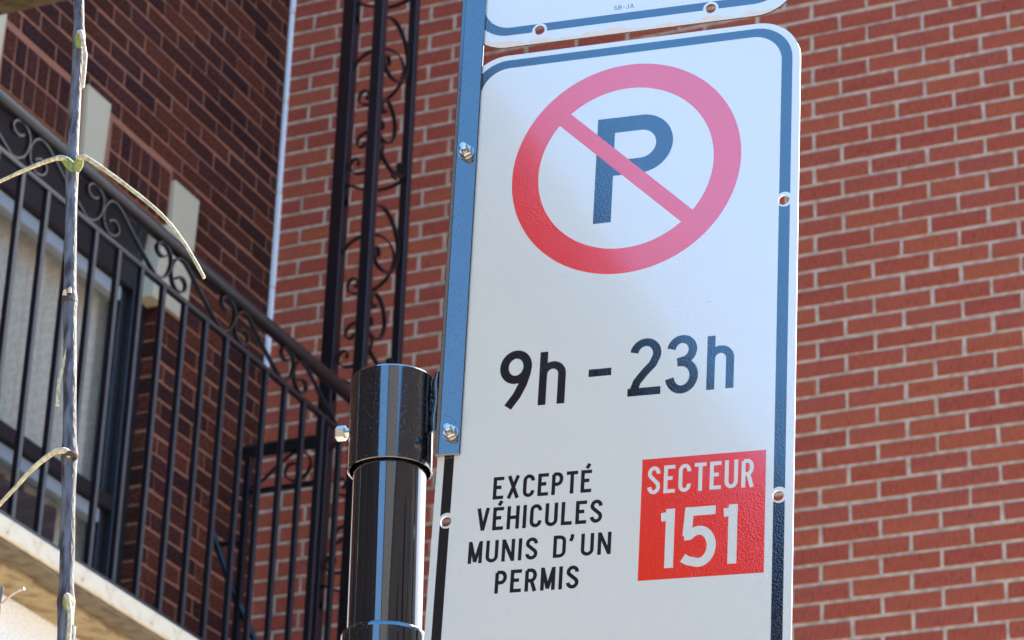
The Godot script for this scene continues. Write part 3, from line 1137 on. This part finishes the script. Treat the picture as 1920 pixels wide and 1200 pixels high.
func glyph(ch: String) -> Array:
	# [width, strokes]: centre lines in a box 1 high (0 top, 1 bottom); t is half a stroke
	var t := 0.078
	var l := t
	var b := 1.0 - t
	match ch:
		"E", "É":
			var s := [[Vector2(0.46, t), Vector2(l, t), Vector2(l, b), Vector2(0.46, b)], [Vector2(l, 0.47), Vector2(0.36, 0.47)]]
			if ch == "É":
				s.append([Vector2(0.24, -0.07), Vector2(0.35, -0.26)])
			return [0.46, s]
		"X":
			return [0.56, [[Vector2(0.09, 0), Vector2(0.47, 1)], [Vector2(0.47, 0), Vector2(0.09, 1)]]]
		"C":
			return [0.5, [arc(Vector2(0.25, 0.26), 0.172, 0.185, -8, 180, 12) + arc(Vector2(0.25, 0.74), 0.172, 0.185, 180, 368, 12)]]
		"P":
			return [0.49, [[Vector2(l, 1.0), Vector2(l, t)] , [Vector2(l, t), Vector2(0.24, t)] + arc(Vector2(0.24, 0.305), 0.172, 0.227, 90, -90, 12) + [Vector2(l, 0.532)]]]
		"R":
			return [0.5, [[Vector2(l, 1.0), Vector2(l, t)], [Vector2(l, t), Vector2(0.24, t)] + arc(Vector2(0.24, 0.305), 0.172, 0.227, 90, -90, 12) + [Vector2(l, 0.532)], [Vector2(0.27, 0.53), Vector2(0.42, 1.0)]]]
		"T":
			return [0.48, [[Vector2(0.0, t), Vector2(0.48, t)], [Vector2(0.24, t), Vector2(0.24, 1)]]]
		"V":
			return [0.54, [[Vector2(0.078, 0), Vector2(0.27, 0.97)], [Vector2(0.462, 0), Vector2(0.27, 0.97)]]]
		"H":
			return [0.53, [[Vector2(l, 0), Vector2(l, 1)], [Vector2(0.53 - t, 0), Vector2(0.53 - t, 1)], [Vector2(l, 0.49), Vector2(0.53 - t, 0.49)]]]
		"I":
			return [0.16, [[Vector2(t, 0), Vector2(t, 1)]]]
		"L":
			return [0.46, [[Vector2(l, 0), Vector2(l, b), Vector2(0.46, b)]]]
		"U":
			return [0.53, [[Vector2(l, 0)] + arc(Vector2(0.265, 0.735), 0.187, 0.187, 180, 360, 14) + [Vector2(0.53 - t, 0)]]]
		"S":
			return [0.52, [arc(Vector2(0.26, 0.265), 0.175, 0.187, -5, 200, 14) + [Vector2(0.13, 0.375), Vector2(0.26, 0.49), Vector2(0.395, 0.61)] + arc(Vector2(0.26, 0.735), 0.178, 0.187, 20, -180, 14)]]
		"M":
			return [0.6, [[Vector2(l, 1), Vector2(l, 0)], [Vector2(0.6 - l, 1), Vector2(0.6 - l, 0)], [Vector2(0.09, 0.06), Vector2(0.3, 0.93)], [Vector2(0.51, 0.06), Vector2(0.3, 0.93)]]]
		"N":
			return [0.55, [[Vector2(l, 1), Vector2(l, 0)], [Vector2(0.55 - l, 1), Vector2(0.55 - l, 0)], [Vector2(0.09, 0.06), Vector2(0.46, 0.94)]]]
		"D":
			return [0.52, [[Vector2(l, 0), Vector2(l, 1)], [Vector2(l, t), Vector2(0.25, t)] + arc(Vector2(0.25, 0.27), 0.19, 0.192, 90, 0, 8) + arc(Vector2(0.25, 0.73), 0.19, 0.192, 0, -90, 8) + [Vector2(l, b)]]]
		"'":
			return [0.16, [[Vector2(0.10, -0.01), Vector2(0.10, 0.12), Vector2(0.045, 0.29)]]]
		"B":
			return [0.6, [[Vector2(l, 0), Vector2(l, 1)], [Vector2(l, t), Vector2(0.32, t)] + arc(Vector2(0.32, 0.275), 0.18, 0.197, 90, -90, 8) + [Vector2(l, 0.472)], [Vector2(0.32, 0.472)] + arc(Vector2(0.33, 0.697), 0.2, 0.225, 90, -90, 8) + [Vector2(l, b)]]]
		"J":
			return [0.5, [[Vector2(0.42, 0)] + arc(Vector2(0.25, 0.74), 0.17, 0.185, 0, -180, 12)]]
		"A":
			return [0.66, [[Vector2(0.07, 1), Vector2(0.33, 0.0), Vector2(0.59, 1)], [Vector2(0.16, 0.66), Vector2(0.5, 0.66)]]]
		"-":
			return [0.4, [[Vector2(0.04, 0.52), Vector2(0.36, 0.52)]]]
		"1":
			return [0.22, [[Vector2(0.146, 0), Vector2(0.146, 1)], [Vector2(0.17, 0.055), Vector2(0.11, 0.125), Vector2(0.0, 0.135)]]]
		"5":
			return [0.54, [[Vector2(0.52, 0.072), Vector2(0.105, 0.072), Vector2(0.078, 0.47)], [Vector2(0.03, 0.475), Vector2(0.115, 0.468)] + arc(Vector2(0.265, 0.655), 0.2, 0.265, 118, -112, 20) + [Vector2(0.10, 0.878), Vector2(0.02, 0.828)]]]
		"9":
			return [0.54, [arc(Vector2(0.27, 0.29), 0.197, 0.222, 0, 360, 28), arc(Vector2(0.27, 0.29), 0.197, 0.222, 12, -8, 4) + [Vector2(0.452, 0.42), Vector2(0.40, 0.60), Vector2(0.31, 0.79), Vector2(0.17, 0.985)]]]
		"h":
			return [0.46, [[Vector2(0.068, 0.04), Vector2(0.068, 1)], [Vector2(0.068, 0.52)] + arc(Vector2(0.23, 0.46), 0.162, 0.17, 165, 0, 12) + [Vector2(0.392, 1.0)]]]
		"2":
			return [0.54, [arc(Vector2(0.275, 0.27), 0.19, 0.202, 172, -30, 16) + [Vector2(0.40, 0.46), Vector2(0.27, 0.60), Vector2(0.15, 0.755), Vector2(0.085, 0.94)], [Vector2(0.0, 0.934), Vector2(0.54, 0.934)]]]
		"3":
			return [0.54, [arc(Vector2(0.26, 0.255), 0.178, 0.187, 172, -72, 16) + [Vector2(0.19, 0.463)], [Vector2(0.19, 0.463), Vector2(0.27, 0.463)] + arc(Vector2(0.265, 0.70), 0.2, 0.232, 88, -172, 16)]]
	return [0.3, []]


func write(text: String, x0: float, x1: float, top: float, bottom: float, c: Color, weight := 0.156, gap := 0.14, space := 0.5) -> void:
	# text set between x0 and x1, from top to bottom (mm, y down); weight: stroke as a share of the height
	var h := bottom - top
	var total := 0.0
	for i in text.length():
		total += space if text[i] == " " else float(glyph(text[i])[0])
		if i + 1 < text.length():
			total += gap
	var kx := (x1 - x0) / total
	var x := x0
	for i in text.length():
		if text[i] == " ":
			x += (space + gap) * kx
			continue
		var g := glyph(text[i])
		for s in g[1]:
			var line := PackedVector2Array()
			for p in s:
				line.append(Vector2(x + p.x * kx, top + p.y * h) * 100.0)
			var polys := Geometry2D.offset_polyline(line, weight * h * 50.0, Geometry2D.JOIN_ROUND if s.size() > 4 else Geometry2D.JOIN_MITER, Geometry2D.END_BUTT)
			var small := []
			for pg in polys:
				var q := PackedVector2Array()
				for p in pg:
					q.append(p / 100.0)
				small.append(q)
			ink(small, c)
		x += (float(g[0]) + gap) * kx


func fresh_canvas(c: Color) -> void:
	canvas = PackedByteArray()
	canvas.resize(TW * TH * 3)
	var im := Image.create(TW, TH, false, Image.FORMAT_RGB8)
	im.fill(c)
	canvas = im.get_data()


func plate(called: String, face: Material, height: float, holes: Array, edge_mat: Material) -> MeshInstance3D:
	# a sheet 300 mm wide with rounded corners and round holes, 2 mm thick; mm, y down from its top edge
	var r := 38.0
	var outline := round_rect(0, 0, 300, height, r, 12)
	# each hole is joined to the nearest side edge by a hairline cut so that the sheet is one outline
	var poly := PackedVector2Array()
	var right := []
	var left := []
	var low := []
	for h in holes:
		if h.x > 250 and h.y > 40 and h.y < height - 40:
			right.append(h)
		elif h.x < 50 and h.y > 40 and h.y < height - 40:
			left.append(h)
		else:
			low.append(h)
	right.sort_custom(func(a, b): return a.y < b.y)
	left.sort_custom(func(a, b): return a.y > b.y)
	low.sort_custom(func(a, b): return a.x > b.x)
	var hr := 4.6
	var e := 0.004
	var rim := []
	for i in outline.size():
		poly.append(outline[i])
		if i == 12 or i == 12 * 2 + 1 or i == 12 * 3 + 2:
			var side: Array = right if i == 12 else (low if i == 25 else left)
			for h in side:
				var edge := Vector2(300, h.y) if i == 12 else (Vector2(h.x, height) if i == 25 else Vector2(0, h.y))
				var along := Vector2(0, 1) if i == 12 else (Vector2(-1, 0) if i == 25 else Vector2(0, -1))
				var inward: Vector2 = (h - edge).normalized()
				poly.append(edge - along * e)
				var a0 := (-inward).angle()
				for k in 29:
					# against the outline's own turning, starting and ending at the cut
					var a := a0 - TAU * (k + 0.02) / 28.04
					var p: Vector2 = h + Vector2(cos(a), sin(a)) * hr
					poly.append(p)
				poly.append(edge + along * e)
				rim.append(h)
	var ix := Geometry2D.triangulate_polygon(poly)
	var front := st_new()
	var n := Vector3(0, 0, 1)
	for i in range(0, ix.size(), 3):
		var q := [poly[ix[i]], poly[ix[i + 1]], poly[ix[i + 2]]]
		tri(front, p3(q[0], 0), p3(q[1], 0), p3(q[2], 0), n, n, n, uvp(q[0]), uvp(q[1]), uvp(q[2]))
	var mesh: ArrayMesh = front.commit()
	mesh.surface_set_material(0, face)
	var sides := st_new()
	for i in outline.size():
		var a := outline[i]
		var b := outline[(i + 1) % outline.size()]
		if a.distance_to(b) < 1e-4:
			continue
		var d := (b - a).orthogonal().normalized()
		if d.dot((a + b) * 0.5 - Vector2(150, height * 0.5)) < 0:
			d = -d
		quad(sides, p3(a, 0), p3(b, 0), p3(b, -2.0), p3(a, -2.0), Vector3(d.x, -d.y, 0))
	for h in rim:
		for k in 28:
			var d0 := Vector2.from_angle(TAU * k / 28)
			var d1 := Vector2.from_angle(TAU * (k + 1) / 28)
			quad4(sides, p3(h + d0 * hr, 0), p3(h + d1 * hr, 0), p3(h + d1 * hr, -2.0), p3(h + d0 * hr, -2.0), Vector3(-d0.x, d0.y, 0), Vector3(-d1.x, d1.y, 0), Vector3(-d1.x, d1.y, 0), Vector3(-d0.x, d0.y, 0))
	mesh = sides.commit(mesh)
	mesh.surface_set_material(1, edge_mat)
	var back := st_new()
	for i in range(0, ix.size(), 3):
		tri(back, p3(poly[ix[i]], -2.0), p3(poly[ix[i + 1]], -2.0), p3(poly[ix[i + 2]], -2.0), -n, -n, -n)
	mesh = back.commit(mesh)
	mesh.surface_set_material(2, M.sheet_back)
	var o := MeshInstance3D.new()
	o.name = called
	o.mesh = mesh
	add_child(o, true)
	return o


func p3(p: Vector2, z_mm: float) -> Vector3:
	return Vector3(p.x * 0.001, -p.y * 0.001, z_mm * 0.001)


func uvp(p: Vector2) -> Vector2:
	return Vector2(p.x / 300.0, p.y / 600.0)


func sheeting(called: String) -> StandardMaterial3D:
	# reflective sheeting: clear glossy top film with an uneven, orange-peel surface
	var m := StandardMaterial3D.new()
	m.resource_name = called
	var im := Image.create_from_data(TW, TH, false, Image.FORMAT_RGB8, canvas)
	m.albedo_texture = ImageTexture.create_from_image(im)
	m.roughness = 0.09
	m.metallic_specular = 0.7
	m.clearcoat_enabled = true
	m.clearcoat = 1.0
	m.clearcoat_roughness = 0.05
	m.heightmap_enabled = true
	m.heightmap_texture = M["peel"]
	m.heightmap_scale = 0.004
	return m


func signs() -> void:
	M["peel"] = ImageTexture.create_from_image(noise_image(FastNoiseLite.TYPE_SIMPLEX, 0.13, 2, Vector2i(TW, TH), 41))
	var white := lin(0.535, 0.525, 0.46)
	var black := lin(0.005, 0.005, 0.006)
	var red := lin(0.62, 0.024, 0.006)
	var pose := Basis(SX, SY, SN).orthonormalized()
	# the parking plate
	fresh_canvas(white)
	ink([round_rect(6.2, 5.0, 293.2, 594.0, 33.0, 16), round_rect(14.6, 13.0, 284.0, 586.0, 26.0, 16)], black)
	var holes := [Vector2(287.9, 173.7), Vector2(287.8, 436.6), Vector2(11.4, 437.2)]
	for h in holes:
		ink([disc(h + Vector2(0.6, -0.6), 6.9, 40)], white)
	# P, then the ring and its bar over it
	ink([PackedVector2Array([Vector2(123.9, 76.2), Vector2(139.5, 76.2), Vector2(139.5, 177.0), Vector2(123.9, 177.0)])], black)
	var bowl := PackedVector2Array([Vector2(13100, 8365)])
	for p in arc(Vector2(162.9, 104.5), 20.9, 20.9, 90, -90, 24):
		bowl.append(p * 100.0)
	bowl.append(Vector2(13100, 12540))
	for pg in Geometry2D.offset_polyline(bowl, 735.0, Geometry2D.JOIN_ROUND, Geometry2D.END_BUTT):
		var q := PackedVector2Array()
		for p in pg:
			q.append(p / 100.0)
		ink([q], black)
	var c := Vector2(150.0, 125.6)
	ink([disc(c, 100.8, 180), disc(c, 77.2, 160)], red)
	var d := Vector2(0.7235, 0.6903)
	var nn := d.orthogonal() * 7.0
	ink([PackedVector2Array([c - d * 79.0 + nn, c + d * 79.0 + nn, c + d * 79.0 - nn, c - d * 79.0 - nn])], red)
	write("9", 49.6, 77.4, 288.8, 340.9, black, 0.142)
	write("h", 84.2, 107.3, 290.4, 340.5, black, 0.132)
	ink([PackedVector2Array([Vector2(126.9, 312.4), Vector2(146.2, 312.4), Vector2(146.2, 319.0), Vector2(126.9, 319.0)])], black)
	write("2", 160.8, 188.5, 288.7, 339.8, black, 0.135)
	write("3", 192.4, 219.9, 288.8, 341.2, black, 0.135)
	write("h", 226.8, 249.4, 290.2, 340.1, black, 0.132)
	write("EXCEPTÉ", 50.4, 134.0, 401.6, 421.3, black, 0.152)
	write("VÉHICULES", 38.0, 144.4, 428.2, 448.2, black, 0.15)
	write("MUNIS", 32.6, 91.7, 456.8, 475.8, black, 0.152)
	write("D", 104.4, 115.4, 456.8, 475.8, black, 0.152)
	write("'", 117.9, 121.6, 456.8, 475.8, black, 0.152)
	write("UN", 127.6, 152.9, 456.8, 475.8, black, 0.152)
	write("PERMIS", 57.0, 127.4, 483.4, 502.8, black, 0.155)
	ink([PackedVector2Array([Vector2(176.0, 396.7), Vector2(277.5, 396.7), Vector2(277.5, 500.2), Vector2(176.0, 500.2)])], red)
	write("SECTEUR", 180.8, 268.0, 403.0, 427.6, white, 0.132)
	write("1", 193.2, 204.6, 441.0, 491.1, white, 0.146)
	write("5", 210.9, 238.7, 441.0, 492.2, white, 0.146)
	write("1", 244.3, 255.6, 441.0, 491.0, white, 0.146)
	specks(55, 91)
	var o := plate("parking_sign", sheeting("parking_print"), 600.0, holes, M.sheet_edge)
	o.transform = Transform3D(pose, SO)
	tag(o, "white no parking sign with red ring, hours and a red sector box", "sign")
	# the plate above it: only its lower edge is in sight
	fresh_canvas(white)
	ink([round_rect(6.2, 5.0, 293.2, 588.0, 33.0, 16), round_rect(14.6, 13.0, 284.0, 580.0, 26.0, 16)], black)
	var holes2 := [Vector2(67.6, 586.6), Vector2(222.4, 586.9)]
	for h in holes2:
		ink([disc(h, 6.9, 40)], white)
	write("SB-JA", 134.9, 153.2, 571.6, 576.0, lin(0.05, 0.055, 0.06), 0.14, 0.12)
	rust_stain()
	var o2 := plate("street_sign", sheeting("upper_print"), 600.0, holes2, M.rusty_edge)
	var pose2 := pose.rotated(SN, deg_to_rad(-0.15))
	o2.transform = Transform3D(pose2, on_sign(-0.4, 608.9, 0.0))
	tag(o2, "lower edge of a white dark-bordered sign with a rusty rim at the top", "sign")


func specks(count: int, sd: int) -> void:
	# road grit and small scratches stuck in the film
	var r := RandomNumberGenerator.new()
	r.seed = sd
	for i in count:
		var c := Vector2(r.randf_range(20, 280), r.randf_range(15, 585))
		var a := r.randf() * TAU
		var l := r.randf_range(0.25, 0.6) if i % 7 else r.randf_range(1.5, 4.0)
		var w := 0.3 if i % 7 else 0.12
		var d := Vector2.from_angle(a)
		var n := d.orthogonal() * w
		ink([PackedVector2Array([c - d * l, c + n, c + d * l, c - n])], lin(0.16, 0.15, 0.14))


func rust_stain() -> void:
	# ochre stain that crept in from the lower edge and down beside the bar; ragged outline from noise
	var n := FastNoiseLite.new()
	n.seed = 77
	n.frequency = 0.012
	n.fractal_octaves = 4
	for row in range(int(480.0 * PX), TH):
		var y := row / PX
		for x in TW:
			var xm := x / PX
			var edge := 600.0 - y
			if xm < 38.0:
				var q := Vector2(38.0 - xm, maxf(y - 562.0, 0.0))
				edge = 38.0 - q.length()
			var v := n.get_noise_2d(x, row)
			var k := 0.0
			if edge < 4.6 + v * 4.0 and edge < 7.0:
				k = 0.50 + v * 0.35
			if xm > 12.0 + v * 6.0 and xm < 19.5 + v * 5.0 and n.get_noise_2d(x * 6.0, row * 0.25) > 0.05 and y < 592.0:
				k = maxf(k, 0.16)
			if k > 0.0:
				var at := (row * TW + x) * 3
				canvas[at] = int(lerpf(canvas[at], 216, k))
				canvas[at + 1] = int(lerpf(canvas[at + 1], 165, k))
				canvas[at + 2] = int(lerpf(canvas[at + 2], 96, k))


# ------------------------------------------------------------------ the bare sapling on the left
func sapling() -> void:
	var s := base("sapling", V(-1.235, 0, -1.88))
	tag(s, "bare upright sapling stem with grey bloom and cut leaf stalks", "sapling")
	var pts := [V(-1.235, 0.0, -1.88), V(-1.235, 0.9, -1.88), V(-1.245, 1.8, -1.88), V(-1.2536, 2.3738, -1.880), V(-1.2567, 2.4194, -1.880), V(-1.2595, 2.4528, -1.880), V(-1.2648, 2.5132, -1.880), V(-1.2714, 2.5860, -1.880), V(-1.2793, 2.6611, -1.880), V(-1.2872, 2.7316, -1.880), V(-1.2946, 2.8071, -1.880), V(-1.3001, 2.8704, -1.880), V(-1.3023, 2.9049, -1.880), V(-1.3050, 2.9494, -1.880), V(-1.3079, 3.0013, -1.880), V(-1.3123, 3.0407, -1.880), V(-1.3144, 3.0756, -1.880), V(-1.318, 3.3, -1.88), V(-1.325, 3.6, -1.885)]
	var path := smooth(pts, 8)
	var nodes := [2.4528, 2.5860, 2.7316, 2.8704, 3.0013]
	var rad := []
	for p in path:
		var y: float = p.y
		var r := lerpf(0.0064, 0.0046, clampf((y - 2.4) / 0.65, 0, 1)) if y > 2.4 else lerpf(0.012, 0.0064, y / 2.4)
		if y > 3.05:
			r = lerpf(0.0046, 0.002, clampf((y - 3.05) / 0.55, 0, 1))
		for q in nodes:
			r += 0.0013 * exp(-pow((y - q) / 0.006, 2.0))
			r += 0.0006 * exp(-pow((y - q + 0.012) / 0.014, 2.0))
		r += sin(y * 71.0) * 0.00012
		rad.append(r)
	var st := st_new()
	tube(st, path, rad, 20)
	put(st, "stem", M.bloom_bark, s)
	stalk(s, [V(-1.3023, 2.9921, -1.873), V(-1.3012, 2.9975, -1.870), V(-1.2977, 2.9961, -1.868), V(-1.2942, 2.9848, -1.868), V(-1.2905, 2.9712, -1.868)], [0.0034, 0.0026, 0.0022, 0.0021, 0.0021], M.petiole_pale, M.bud_green)
	stalk(s, [V(-1.2905, 2.9712, -1.868), V(-1.2900, 2.9562, -1.868), V(-1.2896, 2.9374, -1.868)], [0.0022, 0.0021, 0.0019], M.petiole_pale, null)
	stalk(s, [V(-1.2976, 2.8642, -1.874), V(-1.3024, 2.8684, -1.870), V(-1.3110, 2.8706, -1.870), V(-1.3354, 2.8668, -1.870), V(-1.3679, 2.8585, -1.870), V(-1.3896, 2.8530, -1.870)], [0.0036, 0.0034, 0.0025, 0.0021, 0.0018, 0.0018], M.petiole, M.bud_green)
	stalk(s, [V(-1.2897, 2.8627, -1.874), V(-1.2857, 2.8657, -1.870), V(-1.2772, 2.8635, -1.870), V(-1.2388, 2.8322, -1.870), V(-1.1978, 2.7947, -1.870), V(-1.1712, 2.7617, -1.870), V(-1.1482, 2.7243, -1.870)], [0.0036, 0.0032, 0.0024, 0.0020, 0.0018, 0.0017, 0.0017], M.petiole, M.bud_green)
	stalk(s, [V(-1.2657, 2.5812, -1.874), V(-1.2713, 2.5844, -1.870), V(-1.2816, 2.5835, -1.870), V(-1.3001, 2.5716, -1.870), V(-1.3151, 2.5568, -1.870), V(-1.3283, 2.5442, -1.870), V(-1.3470, 2.5251, -1.870)], [0.0034, 0.0034, 0.0028, 0.0023, 0.0020, 0.0019, 0.0018], M.petiole, null)
	stalk(s, [V(-1.2530, 2.4495, -1.873), V(-1.2510, 2.4522, -1.868), V(-1.2494, 2.4474, -1.868), V(-1.2467, 2.4370, -1.868), V(-1.2457, 2.4232, -1.868), V(-1.2451, 2.4005, -1.868)], [0.0038, 0.0034, 0.0026, 0.0022, 0.0022, 0.0021], M.petiole, M.bud_green)
	stalk(s, [V(-1.2821, 2.6831, -1.875), V(-1.2832, 2.6630, -1.874), V(-1.2835, 2.6481, -1.872), V(-1.2828, 2.6284, -1.872)], [0.0006, 0.0018, 0.0021, 0.0020], M.petiole, null)
	# leaf scars round the nodes
	for q in [V(-1.2872, 2.7316, -1.880), V(-1.2680, 2.5840, -1.876)]:
		st = st_new()
		lathe(st, q - Vector3.UP * 0.004, Vector3.UP, [[0.0062, -0.001], [0.0069, 0.0006], [0.0071, 0.002], [0.0067, 0.0032], [0.006, 0.004]], 18)
		put(st, "leaf_scar", M.bark_scar, s)
	for q in [V(-1.2880, 2.7330, -1.8725), V(-1.2840, 2.7352, -1.8735)]:
		st = st_new()
		tube(st, [q, q + V(0.0006, 0.0035, 0.0012), q + V(0.001, 0.0055, 0.0008)], [0.0022, 0.0017, 0.0004], 8)
		put(st, "bud", M.petiole_pale, s)
	# a second shoot, whose tip and stalk just reach into the lower left corner
	var t := base("thin_shoot", V(-1.34, 0, -1.90))
	tag(t, "thin twig with a pale stalk at the picture's lower left corner", "twig")
	st = st_new()
	tube(st, [V(-1.34, 0.0, -1.9), V(-1.345, 1.2, -1.9), V(-1.3394, 2.4355, -1.900), V(-1.3399, 2.4685, -1.900), V(-1.3383, 2.4768, -1.900), V(-1.3379, 2.4824, -1.900)], [0.004, 0.0035, 0.0026, 0.0024, 0.002, 0.0012], 10)
	put(st, "stem", M.bloom_bark, t)
	stalk(t, [V(-1.3399, 2.4655, -1.898), V(-1.3339, 2.4672, -1.898), V(-1.3272, 2.4721, -1.898), V(-1.3208, 2.4756, -1.898), V(-1.3142, 2.4771, -1.898)], [0.0012, 0.0011, 0.0010, 0.0011, 0.0017], M.petiole_pale, null)


func stalk(s: Node3D, pts: Array, rad: Array, m: Material, bud: Material) -> void:
	var path := smooth(pts, 5)
	var r := []
	for i in path.size():
		var t := float(i) / (path.size() - 1) * (rad.size() - 1)
		var k := mini(int(t), rad.size() - 2)
		r.append(lerpf(rad[k], rad[k + 1], t - k) * 0.9 * (1.0 + 0.06 * sin(i * 2.3)))
	var st := st_new()
	tube(st, path, r, 12)
	var o := put(st, "leaf_stalk", m, s)
	if bud:
		st = st_new()
		var p: Vector3 = pts[0]
		var q: Vector3 = pts[1]
		tube(st, [p.lerp(q, -0.6) - Vector3.UP * 0.004, p - Vector3.UP * 0.001, p.lerp(q, 0.6), q.lerp(pts[2], 0.15)], [0.0026, 0.0046, 0.0041, 0.0024], 12)
		put(st, "stalk_base", bud, o)
